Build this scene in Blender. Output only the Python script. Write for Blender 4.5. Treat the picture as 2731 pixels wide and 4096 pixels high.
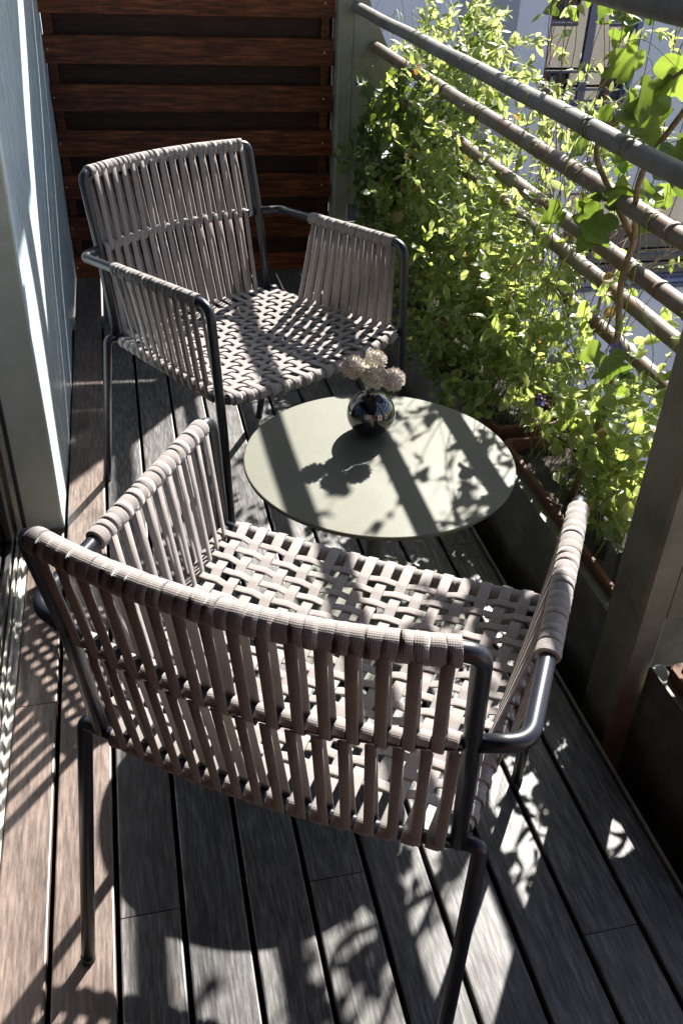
import bpy, math, random
from mathutils import Vector, Matrix
from math import pi, sin, cos, radians, sqrt

random.seed(11)
for o in list(bpy.data.objects):
    bpy.data.objects.remove(o, do_unlink=True)
S = bpy.context.scene
COL = S.collection
R = random

# ------------------------------------------------------------------ camera
CAMH = 1.39868
cam = bpy.data.cameras.new('camera')
camo = bpy.data.objects.new('camera', cam); COL.objects.link(camo)
def view_axes(yaw, pitch, roll):
    right = Vector((cos(yaw), -sin(yaw), 0)); fwd = Vector((sin(yaw)*cos(pitch), cos(yaw)*cos(pitch), -sin(pitch)))
    down = fwd.cross(right)
    return (cos(roll)*right + sin(roll)*down, -sin(roll)*right + cos(roll)*down, fwd)
r_, d_, f_ = view_axes(0.24553254, 0.60946586, -0.04099421)
camo.matrix_world = Matrix(((r_.x, -d_.x, -f_.x, 0), (r_.y, -d_.y, -f_.y, 0), (r_.z, -d_.z, -f_.z, CAMH), (0, 0, 0, 1)))
cam.sensor_fit = 'VERTICAL'; cam.sensor_height = 36.0; cam.sensor_width = 24.0
cam.lens = 31.767
cam.clip_start = 0.02; cam.clip_end = 500
S.camera = camo

# ------------------------------------------------------------------ light
SUNDIR = Vector((0.78, 1.08, 1.0)).normalized()      # towards the sun
W = bpy.data.worlds.new('World'); S.world = W; W.use_nodes = True
nt = W.node_tree; nt.nodes.clear()
sky = nt.nodes.new('ShaderNodeTexSky'); sky.sky_type = 'NISHITA'; sky.sun_disc = False
sky.sun_elevation = math.asin(SUNDIR.z); sky.sun_rotation = math.atan2(SUNDIR.x, SUNDIR.y)
bg = nt.nodes.new('ShaderNodeBackground'); bg.inputs[1].default_value = 0.075
wo = nt.nodes.new('ShaderNodeOutputWorld')
nt.links.new(sky.outputs[0], bg.inputs[0]); nt.links.new(bg.outputs[0], wo.inputs[0])
sl = bpy.data.lights.new('sun', 'SUN'); sl.energy = 5.0; sl.angle = radians(0.53); sl.color = (1.0, 0.955, 0.88)
so = bpy.data.objects.new('sun', sl); COL.objects.link(so)
so.rotation_euler = SUNDIR.to_track_quat('Z', 'Y').to_euler(); so.location = (4, 6, 6)
S.view_settings.view_transform = 'Standard'; S.view_settings.look = 'None'
S.view_settings.gamma = 1.0; S.view_settings.exposure = 2.0
S.render.engine = 'CYCLES'
S.cycles.max_bounces = 8; S.cycles.transparent_max_bounces = 16
S.cycles.caustics_reflective = False; S.cycles.caustics_refractive = False

# ------------------------------------------------------------------ helpers
def V(*a): return Vector(a)

class MB:
    def __init__(self): self.v = []; self.f = []; self.s = []; self.m = []; self.uv = []
    def face(self, idx, smooth=False, mat=0, uv=None):
        self.f.append(idx); self.s.append(smooth); self.m.append(mat); self.uv.append(uv)
    def box(self, x0, x1, y0, y1, z0, z1, mat=0):
        b = len(self.v)
        for z in (z0, z1):
            for x, y in ((x0, y0), (x1, y0), (x1, y1), (x0, y1)): self.v.append((x, y, z))
        for q in ((3, 2, 1, 0), (4, 5, 6, 7), (0, 1, 5, 4), (1, 2, 6, 5), (2, 3, 7, 6), (3, 0, 4, 7)):
            self.face([b+i for i in q], False, mat)
        return self
    def obox(self, c, ax, ay, az, mat=0):
        b = len(self.v); c = Vector(c)
        for k in (-1, 1):
            for i, j in ((-1, -1), (1, -1), (1, 1), (-1, 1)): self.v.append(tuple(c + ax*i + ay*j + az*k))
        for q in ((3, 2, 1, 0), (4, 5, 6, 7), (0, 1, 5, 4), (1, 2, 6, 5), (2, 3, 7, 6), (3, 0, 4, 7)):
            self.face([b+i for i in q], False, mat)
        return self
    def loft(self, rings, closed=True, cap=True, smooth=True, mat=0, uvs=None):
        b = len(self.v); n = len(rings[0])
        for r in rings: self.v.extend([tuple(p) for p in r])
        for i in range(len(rings)-1):
            for j in range(n if closed else n-1):
                k = (j+1) % n
                uv = None
                if uvs:
                    u0, u1, v0, v1 = j/n, (j+1)/n, uvs[i], uvs[i+1]
                    uv = ((u0, v0), (u1, v0), (u1, v1), (u0, v1))
                self.face([b+i*n+j, b+i*n+k, b+(i+1)*n+k, b+(i+1)*n+j], smooth, mat, uv)
        if cap:
            self.face([b+j for j in reversed(range(n))], False, mat)
            e = b+(len(rings)-1)*n
            self.face([e+j for j in range(n)], False, mat)
        return self
    def tube(self, path, r, n=10, cap=True, mat=0):
        path = [Vector(p) for p in path]
        if not hasattr(r, '__len__'): r = [r]*len(path)
        t = (path[1]-path[0]).normalized()
        u = t.orthogonal().normalized()
        rings = []; L = [0]
        for i, p in enumerate(path):
            if i == 0: tt = path[1]-path[0]
            elif i == len(path)-1: tt = path[-1]-path[-2]
            else: tt = (path[i+1]-path[i]).normalized()+(path[i]-path[i-1]).normalized()
            if tt.length < 1e-9: tt = t
            tt = tt.normalized()
            u = (u - tt*u.dot(tt))
            u = u.normalized() if u.length > 1e-6 else tt.orthogonal().normalized()
            w = tt.cross(u)
            rings.append([p + (u*cos(2*pi*j/n)+w*sin(2*pi*j/n))*r[i] for j in range(n)])
            if i: L.append(L[-1]+(path[i]-path[i-1]).length)
        return self.loft(rings, True, cap, True, mat, L)
    def ribbon(self, path, wd, w, t, mat=0):
        """flat webbing strap: wd = direction of the strap's width"""
        path = [Vector(p) for p in path]
        if isinstance(wd, Vector): wd = [wd]*len(path)
        rings = []; L = [0]
        c = t*0.8
        prof = ((-w/2, 0), (-w/2+c, t/2), (-w/6, t*0.56), (w/6, t*0.56), (w/2-c, t/2), (w/2, 0), (w/2-c, -t/2), (-w/2+c, -t/2))
        for i, p in enumerate(path):
            a = path[max(0, i-1)]; b = path[min(len(path)-1, i+1)]
            tt = (b-a).normalized(); x = (wd[i]-tt*wd[i].dot(tt)).normalized(); nrm = tt.cross(x)
            rings.append([p + x*q[0] + nrm*q[1] for q in prof])
            if i: L.append(L[-1]+(path[i]-path[i-1]).length)
        b0 = len(self.v); n = 8
        for r in rings: self.v.extend([tuple(p) for p in r])
        U = [(q[0]/w+.5) for q in prof]
        for i in range(len(rings)-1):
            for j in range(n):
                k = (j+1) % n
                self.face([b0+i*n+j, b0+i*n+k, b0+(i+1)*n+k, b0+(i+1)*n+j], True, mat,
                          ((U[j], L[i]), (U[k], L[i]), (U[k], L[i+1]), (U[j], L[i+1])))
        self.face([b0+j for j in reversed(range(n))]); e = b0+(len(rings)-1)*n
        self.face([e+j for j in range(n)])
        return self
    def lathe(self, prof, c=(0, 0, 0), n=48, mat=0, smooth=True):
        rings = [[(c[0]+r*cos(2*pi*j/n), c[1]+r*sin(2*pi*j/n), c[2]+z) for j in range(n)] for r, z in prof]
        return self.loft(rings, True, True, smooth, mat)
    def prism_y(self, prof, y0, y1, mat=0):
        rings = [[(x, y, z) for x, z in prof] for y in (y0, y1)]
        return self.loft(rings, True, True, False, mat)
    def mesh(self, name, mats):
        me = bpy.data.meshes.new(name)
        me.from_pydata([tuple(p) for p in self.v], [], self.f)
        for m in (mats if isinstance(mats, (list, tuple)) else [mats]): me.materials.append(m)
        me.polygons.foreach_set('use_smooth', self.s)
        me.polygons.foreach_set('material_index', self.m)
        if any(u is not None for u in self.uv):
            l = me.uv_layers.new(name='UVMap'); k = 0
            for fc, uv in zip(self.f, self.uv):
                for i in range(len(fc)):
                    if uv: l.data[k].uv = uv[i]
                    k += 1
        me.update()
        return me
    def build(self, name, mats, parent=None):
        o = bpy.data.objects.new(name, self.mesh(name, mats)); COL.objects.link(o)
        if parent: o.parent = parent
        return o

def tag(o, label=None, cat=None, group=None, kind=None):
    if label: o['label'] = label
    if cat: o['category'] = cat
    if group: o['group'] = group
    if kind: o['kind'] = kind
    return o
def empty(name, loc=(0, 0, 0), rz=0):
    o = bpy.data.objects.new(name, None); COL.objects.link(o); o.location = loc; o.rotation_euler = (0, 0, rz)
    o.empty_display_size = 0.05
    return o
def fillet(pts, rad, n=6):
    pts = [Vector(p) for p in pts]; out = [pts[0]]
    if not hasattr(rad, '__len__'): rad = [rad]*len(pts)
    for i in range(1, len(pts)-1):
        p = pts[i]; a = (pts[i-1]-p); b = (pts[i+1]-p); r = rad[i]
        if r <= 0: out.append(p); continue
        ang = a.angle(b); d = min(r/math.tan(ang/2), a.length*.48, b.length*.48)
        A = p+a.normalized()*d; B = p+b.normalized()*d
        for k in range(n+1):
            t = k/n; out.append((1-t)**2*A+2*t*(1-t)*p+t*t*B)
    out.append(pts[-1]); return out
def lerp(a, b, t): return a+(b-a)*t

# ------------------------------------------------------------------ materials
def mat(name, col, rough=.5, spec=.5, metal=0, coat=0):
    m = bpy.data.materials.new(name); m.use_nodes = True
    p = m.node_tree.nodes['Principled BSDF']
    p.inputs['Base Color'].default_value = (*col, 1); p.inputs['Roughness'].default_value = rough
    p.inputs['Specular IOR Level'].default_value = spec; p.inputs['Metallic'].default_value = metal
    if coat: p.inputs['Coat Weight'].default_value = coat; p.inputs['Coat Roughness'].default_value = .04
    return m
def N(m, t): return m.node_tree.nodes.new(t)
def K(m, a, b): m.node_tree.links.new(a, b)
def bs(m): return m.node_tree.nodes['Principled BSDF']
def coords(m, kind='Object', scale=(1, 1, 1)):
    tc = N(m, 'ShaderNodeTexCoord'); mp = N(m, 'ShaderNodeMapping'); mp.inputs['Scale'].default_value = scale
    K(m, tc.outputs[kind], mp.inputs[0]); return mp.outputs[0]
def noise(m, vec, scale, detail=4, rough=.6, dist=0):
    n = N(m, 'ShaderNodeTexNoise'); n.inputs['Scale'].default_value = scale; n.inputs['Detail'].default_value = detail
    n.inputs['Roughness'].default_value = rough; n.inputs['Distortion'].default_value = dist
    K(m, vec, n.inputs['Vector']); return n.outputs['Fac']
def ramp(m, fac, stops):
    r = N(m, 'ShaderNodeValToRGB'); e = r.color_ramp.elements
    while len(e) < len(stops): e.new(.5)
    for x, (p, c) in zip(e, stops): x.position = p; x.color = (*c, 1)
    K(m, fac, r.inputs[0]); return r.outputs[0]
def mixc(m, fac, a, b, mode='MIX'):
    x = N(m, 'ShaderNodeMix'); x.data_type = 'RGBA'; x.blend_type = mode
    for s, v in ((0, fac), (6, a), (7, b)):
        if hasattr(v, 'links') or hasattr(v, 'is_output'): K(m, v, x.inputs[s])
        else: x.inputs[s].default_value = v if s == 0 else (*v, 1)
    return x.outputs[2]
def math_(m, op, a, b=None):
    x = N(m, 'ShaderNodeMath'); x.operation = op
    for i, v in enumerate((a, b)):
        if v is None: continue
        if hasattr(v, 'is_output'): K(m, v, x.inputs[i])
        else: x.inputs[i].default_value = v
    return x.outputs[0]
def bump(m, h, strength=.3, dist=.002):
    b = N(m, 'ShaderNodeBump'); b.inputs['Strength'].default_value = strength; b.inputs['Distance'].default_value = dist
    K(m, h, b.inputs['Height']); K(m, b.outputs[0], bs(m).inputs['Normal'])
def objrand(m):
    o = N(m, 'ShaderNodeObjectInfo'); return o.outputs['Random']

def wood_mat(name, cols, rough, grain_axis='Y', tintlo=(1, 1, 1), tinthi=(1, 1, 1), fine=1.0, bumps=.35):
    m = mat(name, cols[1], rough)
    ob = N(m, 'ShaderNodeObjectInfo'); tc = N(m, 'ShaderNodeTexCoord')
    add = N(m, 'ShaderNodeVectorMath'); add.operation = 'MULTIPLY_ADD'
    comb = N(m, 'ShaderNodeCombineXYZ')
    for i in range(3): K(m, ob.outputs['Random'], comb.inputs[i])
    K(m, comb.outputs[0], add.inputs[0]); add.inputs[1].default_value = (37, 53, 29); K(m, tc.outputs['Object'], add.inputs[2])
    sc = {'Y': (190*fine, 17, 190*fine), 'X': (8, 160*fine, 160*fine)}[grain_axis]
    sc2 = {'Y': (26, 4.0, 26), 'X': (1.6, 22, 22)}[grain_axis]
    mp = N(m, 'ShaderNodeMapping'); mp.inputs['Scale'].default_value = sc; K(m, add.outputs[0], mp.inputs[0])
    mp2 = N(m, 'ShaderNodeMapping'); mp2.inputs['Scale'].default_value = sc2; K(m, add.outputs[0], mp2.inputs[0])
    g = noise(m, mp.outputs[0], 1.0, 5, .65); b = noise(m, mp2.outputs[0], 1.0, 4, .6, .6)
    bl = noise(m, add.outputs[0], 7, 7, .72)
    c = ramp(m, g, [(.36, cols[0]), (.5, cols[1]), (.66, cols[2])])
    c = mixc(m, .55, c, ramp(m, b, [(.3, (.55, .55, .55)), (.7, (1.25, 1.25, 1.25))]), 'MULTIPLY')
    c = mixc(m, .6, c, ramp(m, bl, [(.33, (.6, .6, .6)), (.70, (1.32, 1.32, 1.32))]), 'MULTIPLY')
    tint = mixc(m, ob.outputs['Random'], tintlo, tinthi)
    c = mixc(m, 1.0, c, tint, 'MULTIPLY')
    K(m, c, bs(m).inputs['Base Color'])
    rr = ramp(m, b, [(.2, (rough-.12,)*3), (.8, (rough+.15,)*3)]); K(m, rr, bs(m).inputs['Roughness'])
    bump(m, math_(m, 'ADD', g, math_(m, 'MULTIPLY', b, .6)), bumps, .0012)
    return m

M = {}
M['deck_grey'] = wood_mat('weathered_deck', [(.030, .028, .028), (.078, .075, .074), (.175, .170, .168)], .44, 'Y', (.78, .78, .82), (1.1, 1.06, 1.02))
M['deck_warm'] = wood_mat('brown_deck', [(.062, .045, .039), (.122, .091, .079), (.20, .155, .137)], .46, 'Y', (.85, .85, .85), (1.1, 1.05, 1.0))
M['screen'] = wood_mat('red_brown_timber', [(.030, .0072, .0024), (.095, .024, .0072), (.21, .060, .018)], .42, 'X', (.75, .75, .75), (1.15, 1.1, 1.05), .6)
M['screen_back'] = wood_mat('shaded_timber', [(.009, .003, .002), (.022, .008, .004), (.04, .015, .007)], .5, 'X', (.8, .8, .8), (1.1, 1.1, 1.1), .6)  # rear slats: shade of the recessed layer put into the timber colour

for _k in ('screen', 'screen_back'): bs(M[_k]).inputs['Specular IOR Level'].default_value = .3
for _k in ('deck_grey', 'deck_warm'): bs(M[_k]).inputs['Specular IOR Level'].default_value = .5
# fabric webbing
def fabric(name, c, wrap=False):
    m = mat(name, c, .9, .18)
    tc = N(m, 'ShaderNodeTexCoord'); sp = N(m, 'ShaderNodeSeparateXYZ'); K(m, tc.outputs['UV'], sp.inputs[0])
    ribs = math_(m, 'SINE', math_(m, 'MULTIPLY', sp.outputs[1 if wrap else 0], 2*pi*(480 if wrap else 7)))
    cross = math_(m, 'SINE', math_(m, 'MULTIPLY', sp.outputs[0 if wrap else 1], 2*pi*(40 if wrap else 420)))
    nz = noise(m, tc.outputs['Object'], 900, 2, .6); n2 = noise(m, tc.outputs['Object'], 45, 3, .6)
    hgt = math_(m, 'ADD', math_(m, 'ADD', ribs, math_(m, 'MULTIPLY', cross, .6)), math_(m, 'MULTIPLY', nz, 2.2))
    f = math_(m, 'ADD', math_(m, 'MULTIPLY', ribs, .05), math_(m, 'MULTIPLY', nz, .8))
    col = ramp(m, f, [(.1, tuple(x*.72 for x in c)), (.6, tuple(min(1, x*1.22) for x in c))])
    col = mixc(m, .5, col, ramp(m, n2, [(.3, (.82, .80, .78)), (.7, (1.1, 1.1, 1.1))]), 'MULTIPLY')
    ri = objrand(m); col = mixc(m, .35, col, mixc(m, ri, (.82, .80, .80), (1.12, 1.1, 1.08)), 'MULTIPLY')
    K(m, col, bs(m).inputs['Base Color']); bump(m, hgt, .3, .0005)
    bs(m).inputs['Sheen Weight'].default_value = .25; bs(m).inputs['Sheen Roughness'].default_value = .4
    return m
M['strap'] = fabric('taupe_webbing', (.255, .232, .224))
M['wrap'] = fabric('taupe_webbing_wrapped', (.255, .232, .224), True)
m = M['metal'] = mat('anthracite_powder_coat', (.012, .014, .022), .34, .5)
nz = noise(m, coords(m), 900, 2); bump(m, nz, .12, .0004)
# table lacquer
m = M['table'] = mat('olive_grey_lacquer', (.11, .11, .085), .6, .28)
v = coords(m); sp = noise(m, v, 700, 2, .7); bl = noise(m, v, 6, 4)
c = ramp(m, sp, [(.34, (.090, .093, .069)), (.56, (.108, .110, .083)), (.74, (.19, .19, .16))])
c = mixc(m, .4, c, ramp(m, bl, [(.3, (.88, .88, .88)), (.7, (1.06, 1.06, 1.06))]), 'MULTIPLY')
sv = coords(m, 'Object', (90, 4, 1)); sc = noise(m, sv, 1.5, 3, .7, 1.5)
c = mixc(m, ramp(m, sc, [(.78, (0, 0, 0)), (.82, (.25, .25, .25))]), c, (.25, .25, .22))
du = noise(m, v, 260, 3, .6); c = mixc(m, ramp(m, du, [(.70, (0, 0, 0)), (.76, (.5, .5, .5))]), c, (.34, .33, .28))
s2 = noise(m, v, 3.2, 6, .7, 1.0); c = mixc(m, .5, c, ramp(m, s2, [(.35, (.84, .84, .82)), (.65, (1.1, 1.1, 1.1))]), 'MULTIPLY')
K(m, c, bs(m).inputs['Base Color'])
K(m, ramp(m, bl, [(.3, (.54,)*3), (.7, (.66,)*3)]), bs(m).inputs['Roughness']); bump(m, sp, .18, .0004)
# plaster
m = M['plaster'] = mat('blue_white_plaster', (.62, .70, .74), .42, .5)
v = coords(m, 'Object', (1, 4.0, 1.1)); a = noise(m, v, 2.6, 6, .62, 1.8); v2 = coords(m); b = noise(m, v2, 40, 4)
vt = coords(m, 'Object', (1, 9.0, .8)); tr = noise(m, vt, 4.0, 6, .7, 2.2)
c = ramp(m, a, [(.25, (.60, .78, .87)), (.5, (.74, .87, .93)), (.75, (.87, .93, .95))])
c = mixc(m, .55, c, ramp(m, tr, [(.3, (.80, .84, .86)), (.7, (1.08, 1.06, 1.04))]), 'MULTIPLY')
K(m, c, bs(m).inputs['Base Color']); bump(m, math_(m, 'ADD', tr, math_(m, 'MULTIPLY', b, .25)), .35, .004)
K(m, ramp(m, tr, [(.3, (.20,)*3), (.7, (.36,)*3)]), bs(m).inputs['Roughness'])
bs(m).inputs['Specular IOR Level'].default_value = .8; bs(m).inputs['Coat Weight'].default_value = .5; bs(m).inputs['Coat Roughness'].default_value = .25
# stained plaster of the pier end
m = M['plaster_end'] = mat('green_stained_plaster', (.45, .50, .44), .75, .3)
v = coords(m); a = noise(m, v, 9, 8, .7, .3); b = noise(m, v, 220, 4)
c = ramp(m, a, [(.28, (.56, .65, .53)), (.55, (.68, .76, .70)), (.78, (.77, .83, .81))])
c = mixc(m, .3, c, ramp(m, b, [(.35, (.75, .75, .7)), (.65, (1.1, 1.1, 1.1))]), 'MULTIPLY')
K(m, c, bs(m).inputs['Base Color']); bump(m, b, .25, .002)
# steels
def steel(name, lo, mid, hi, rust, amount, rough=.55, sc=9, metal=.0):
    m = mat(name, mid, rough, .4, metal)
    v = coords(m); a = noise(m, v, sc, 6, .68, .4); b = noise(m, v, sc*14, 4, .7)
    c = ramp(m, a, [(.3, lo), (.52, mid), (.75, hi)])
    n2 = noise(m, coords(m, 'Object', (1, .8, 1)), sc*1.7, 6, .72, .6)
    fac = ramp(m, n2, [(.47+.12*(1-amount), (0, 0, 0)), (.58+.1*(1-amount), (amount, amount, amount))])
    c = mixc(m, fac, c, rust)
    c = mixc(m, .35, c, ramp(m, b, [(.3, (.7, .7, .7)), (.7, (1.15, 1.15, 1.15))]), 'MULTIPLY')
    K(m, c, bs(m).inputs['Base Color']); bump(m, math_(m, 'ADD', b, n2), .25, .0015)
    return m
M['pipe_grey'] = steel('grey_painted_pipe', (.09, .086, .08), (.155, .148, .138), (.22, .213, .20), (.12, .07, .045), .35)
M['pipe_rust'] = steel('rusty_pipe', (.10, .078, .062), (.155, .125, .10), (.20, .19, .155), (.14, .07, .038), .85)
M['post'] = steel('olive_grey_steel', (.155, .148, .113), (.225, .212, .165), (.29, .272, .222), (.10, .058, .032), .35, .6, 5)
M['trough'] = steel('dull_zinc', (.07, .067, .06), (.115, .108, .096), (.18, .172, .143), (.10, .054, .025), .55, .6, 11)
M['terracotta'] = steel('terracotta', (.06, .024, .012), (.11, .040, .019), (.17, .065, .03), (.04, .022, .014), .6, .75, 13)
M['soil'] = steel('soil', (.008, .006, .004), (.02, .014, .009), (.045, .03, .02), (.03, .02, .01), .4, .95, 60)
M['taupe'] = mat('taupe_frame', (.22, .20, .175), .5)
m = M['alu'] = mat('aluminium_sill', (.55, .53, .49), .38, .5, .35)
v = coords(m); a = noise(m, v, 30, 5); K(m, ramp(m, a, [(.3, (.36, .345, .32)), (.7, (.60, .58, .54))]), bs(m).inputs['Base Color'])
M['gasket'] = mat('black_rubber', (.012, .012, .014), .55)
M['gap'] = mat('dark_joist', (.02, .017, .014), .9)
m = M['concrete'] = mat('concrete', (.24, .23, .22), .9, .3)
a = noise(m, coords(m), 5, 6); K(m, ramp(m, a, [(.3, (.16, .155, .145)), (.7, (.26, .25, .235))]), bs(m).inputs['Base Color'])
M['asphalt'] = steel('asphalt', (.04, .04, .04), (.06, .06, .06), (.085, .085, .08), (.05, .05, .05), .3, .9, 3)
m = M['render_wall'] = mat('lavender_grey_render', (.50, .50, .54), .9, .2)
a = noise(m, coords(m), 1.3, 6); b = noise(m, coords(m), 60, 4)
K(m, ramp(m, a, [(.3, (.37, .39, .46)), (.7, (.44, .46, .53))]), bs(m).inputs['Base Color']); bump(m, b, .2, .004)
m = M['beige_wall'] = mat('beige_render', (.62, .53, .39), .9, .2)
a = noise(m, coords(m), 1.3, 6); K(m, ramp(m, a, [(.3, (.38, .35, .30)), (.7, (.46, .43, .38))]), bs(m).inputs['Base Color'])
M['cladding'] = mat('blue_grey_cladding', (.16, .18, .23), .6)
M['blue_frame'] = mat('navy_window_frame', (.035, .045, .10), .4)
m = M['curtain'] = mat('striped_curtain', (.4, .42, .40), .9)
w = N(m, 'ShaderNodeTexWave'); w.inputs['Scale'].default_value = 6; w.inputs['Distortion'].default_value = 2.5
K(m, coords(m), w.inputs[0]); K(m, ramp(m, w.outputs[1], [(.3, (.16, .19, .20)), (.7, (.55, .56, .50))]), bs(m).inputs['Base Color'])
def glass_mat(name, tint, gl=.0, refl=1.45):
    m = bpy.data.materials.new(name); m.use_nodes = True; t = m.node_tree; t.nodes.clear()
    o = t.nodes.new('ShaderNodeOutputMaterial'); mx = t.nodes.new('ShaderNodeMixShader'); fr = t.nodes.new('ShaderNodeFresnel')
    fr.inputs[0].default_value = refl
    tr = t.nodes.new('ShaderNodeBsdfTransparent'); tr.inputs[0].default_value = (*tint, 1)
    g = t.nodes.new('ShaderNodeBsdfGlossy'); g.inputs['Roughness'].default_value = gl; g.inputs[0].default_value = (.95, .97, 1, 1)
    t.links.new(fr.outputs[0], mx.inputs[0]); t.links.new(tr.outputs[0], mx.inputs[1]); t.links.new(g.outputs[0], mx.inputs[2])
    t.links.new(mx.outputs[0], o.inputs[0]); return m
M['glass'] = glass_mat('door_glass', (.72, .80, .82), .0, 1.9)
M['glass_far'] = glass_mat('window_glass', (.45, .5, .55), .0, 2.4)
M['room'] = mat('dim_room', (.20, .19, .18), .9)
m = M['vase'] = mat('black_glass', (.004, .005, .012), .05, .8, 0, 1.0)
m = M['petal'] = mat('dry_allium', (.55, .45, .40), .8, .2)
ob = N(m, 'ShaderNodeObjectInfo'); g = N(m, 'ShaderNodeNewGeometry')
c = mixc(m, g.outputs['Random Per Island'], (.46, .40, .37), (.72, .68, .62)); c = mixc(m, math_(m, 'MULTIPLY', ob.outputs['Random'], .35), c, (.42, .45, .27))
K(m, c, bs(m).inputs['Base Color'])
M['flower_stem'] = mat('flower_stem', (.12, .16, .05), .6)
M['purple'] = mat('violet_petal', (.16, .13, .55), .6)

def leaf_mat(name, lo, hi, tlo, thi, tw=.5, rough=.38):
    m = bpy.data.materials.new(name); m.use_nodes = True; p = bs(m)
    out = m.node_tree.nodes['Material Output']
    g = N(m, 'ShaderNodeNewGeometry'); ob = N(m, 'ShaderNodeObjectInfo')
    rnd = math_(m, 'FRACT', math_(m, 'ADD', g.outputs['Random Per Island'], ob.outputs['Random']))
    vn = noise(m, coords(m), 90, 3)
    k = math_(m, 'ADD', math_(m, 'MULTIPLY', rnd, .75), math_(m, 'MULTIPLY', vn, .25))
    K(m, mixc(m, k, lo, hi), p.inputs['Base Color']); p.inputs['Roughness'].default_value = rough; p.inputs['Specular IOR Level'].default_value = .5
    t = N(m, 'ShaderNodeBsdfTranslucent'); K(m, mixc(m, k, tlo, thi), t.inputs[0])
    mx = N(m, 'ShaderNodeMixShader'); mx.inputs[0].default_value = tw
    K(m, p.outputs[0], mx.inputs[1]); K(m, t.outputs[0], mx.inputs[2]); K(m, mx.outputs[0], out.inputs[0])
    bn = noise(m, coords(m), 160, 3); b = N(m, 'ShaderNodeBump'); b.inputs['Strength'].default_value = .2; b.inputs['Distance'].default_value = .001
    K(m, bn, b.inputs['Height']); K(m, b.outputs[0], p.inputs['Normal'])
    return m
M['vinca'] = leaf_mat('periwinkle_leaf', (.045, .085, .022), (.14, .19, .055), (.30, .42, .055), (.66, .73, .20), .55, .32)
M['vinca_rim'] = leaf_mat('periwinkle_leaf_margin', (.24, .28, .13), (.38, .42, .24), (.44, .49, .20), (.64, .68, .36), .5)
M['ivy'] = leaf_mat('ivy_leaf', (.024, .055, .013), (.070, .118, .022), (.10, .18, .018), (.34, .45, .06), .42, .3)
M['jasmine'] = leaf_mat('jasmine_leaf', (.10, .15, .035), (.17, .22, .07), (.36, .43, .12), (.54, .59, .24), .52, .42)
M['dry'] = leaf_mat('dry_leaf', (.16, .09, .03), (.28, .20, .07), (.30, .16, .04), (.45, .32, .08), .4, .7)
M['stem_green'] = mat('green_stem', (.20, .26, .06), .6)
M['stem_red'] = mat('reddish_stem', (.10, .035, .02), .6)
m = M['bark'] = mat('vine_bark', (.24, .17, .10), .95, .2)
a = noise(m, coords(m, 'Object', (140, 140, 18)), 1, 5, .7); K(m, ramp(m, a, [(.3, (.11, .075, .042)), (.7, (.34, .26, .16))]), bs(m).inputs['Base Color']); bump(m, a, .8, .003)

# ================================================================== SETTING
X0 = -0.3379; PW = 0.105; GAP = 0.0085
# courtyard ground far below and the slab under the deck
tag(MB().box(-60, 60, -60, 60, -9.4, -9.0).build('courtyard_ground', M['asphalt']), kind='structure')
tag(MB().box(-.75, 1.32, -1.6, 4.25, -.30, -.16).build('balcony_slab', M['concrete']), kind='structure')
tag(MB().box(-3.4, 1.09, -2.2, 4.4, 2.40, 2.62).build('ceiling', M['concrete']), kind='structure')
# deck
deck = empty('deck'); tag(deck, kind='structure')
joints = {0: [1.381], 1: [2.392], 2: [.876, 2.938], 5: [.881], 7: [2.567], 9: [.697], 10: [1.748], 4: [3.1], 3: [1.9], 6: [1.35], 8: [3.3]}
for k in range(0, 11):
    xa = X0+k*PW+GAP/2; xb = X0+(k+1)*PW-GAP/2
    ya, yb = -1.2, 3.80
    if k == 0: xa = -.3195; yb = 1.995
    if k == 10: xb = .806
    ys = [ya]+sorted(joints.get(k, []))+[yb]
    for i in range(len(ys)-1):
        c = .0022; dz = R.uniform(-.0006, .0006)
        prof = [(xa, -.022), (xb, -.022), (xb, -c+dz), (xb-c*.35, -c*.4+dz), (xb-c*1.4, dz), (xa+c*1.4, dz), (xa+c*.35, -c*.4+dz), (xa, -c+dz)]
        MB().prism_y(prof, ys[i]+.0009, ys[i+1]-.0009).build('board', M['deck_warm'] if k in (0, 1) else M['deck_grey'], deck)
for y in (-.9, -.3, .3, .9, 1.5, 2.1, 2.7, 3.3):
    MB().box(-.318, .80, y-.02, y+.02, -.159, -.0235).build('joist', M['gap'], deck)
tag(MB().box(.811, .8165, -1.2, 3.79, -.10, .003).build('edge_strip', M['post']), 'thin steel edge strip running along the deck boards', 'edge strip')

# ------------------------------------------------------------------ left wall and pier
w = empty('plaster_wall', (-.42, 2.9, -.159)); wl = w.location.copy()
def wallmesh():
    mb = MB(); c = .006
    x0, x1, y0, y1 = -.60, -.235, 2.005, 4.2
    ring = [(x0, y0), (x1-c, y0), (x1-c*.3, y0+c*.3), (x1, y0+c)]
    ny = 26
    for i in range(1, ny+1): ring.append((x1, lerp(y0+c, y1, i/ny)))
    ring.append((x0, y1))
    rings = []
    nz = 34
    for j in range(nz+1):
        z = lerp(.0, 2.558, j/nz)
        rr = []
        for (x, y) in ring:
            wv = .0022*sin(y*5.1+z*3.7)+.0016*sin(y*11.3-z*8.1+1.0) if x > -.3 else 0
            rr.append((x+wv-wl.x, y-wl.y, z))
        rings.append(rr)
    mb.loft(rings, True, True, False)
    for i, f in enumerate(mb.f):
        xs = [mb.v[j] for j in f]
        ny_ = all(abs(p[1]+wl.y-y0) < .003 for p in xs)
        mb.m[i] = 1 if ny_ else 0
        mb.s[i] = not ny_ and len(f) == 4
    return mb
wallmesh().build('plaster_face', [M['plaster'], M['plaster_end']], w)
tag(w, 'pale blue-white plaster wall with a green-stained end beside the glass door', 'wall')

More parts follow.
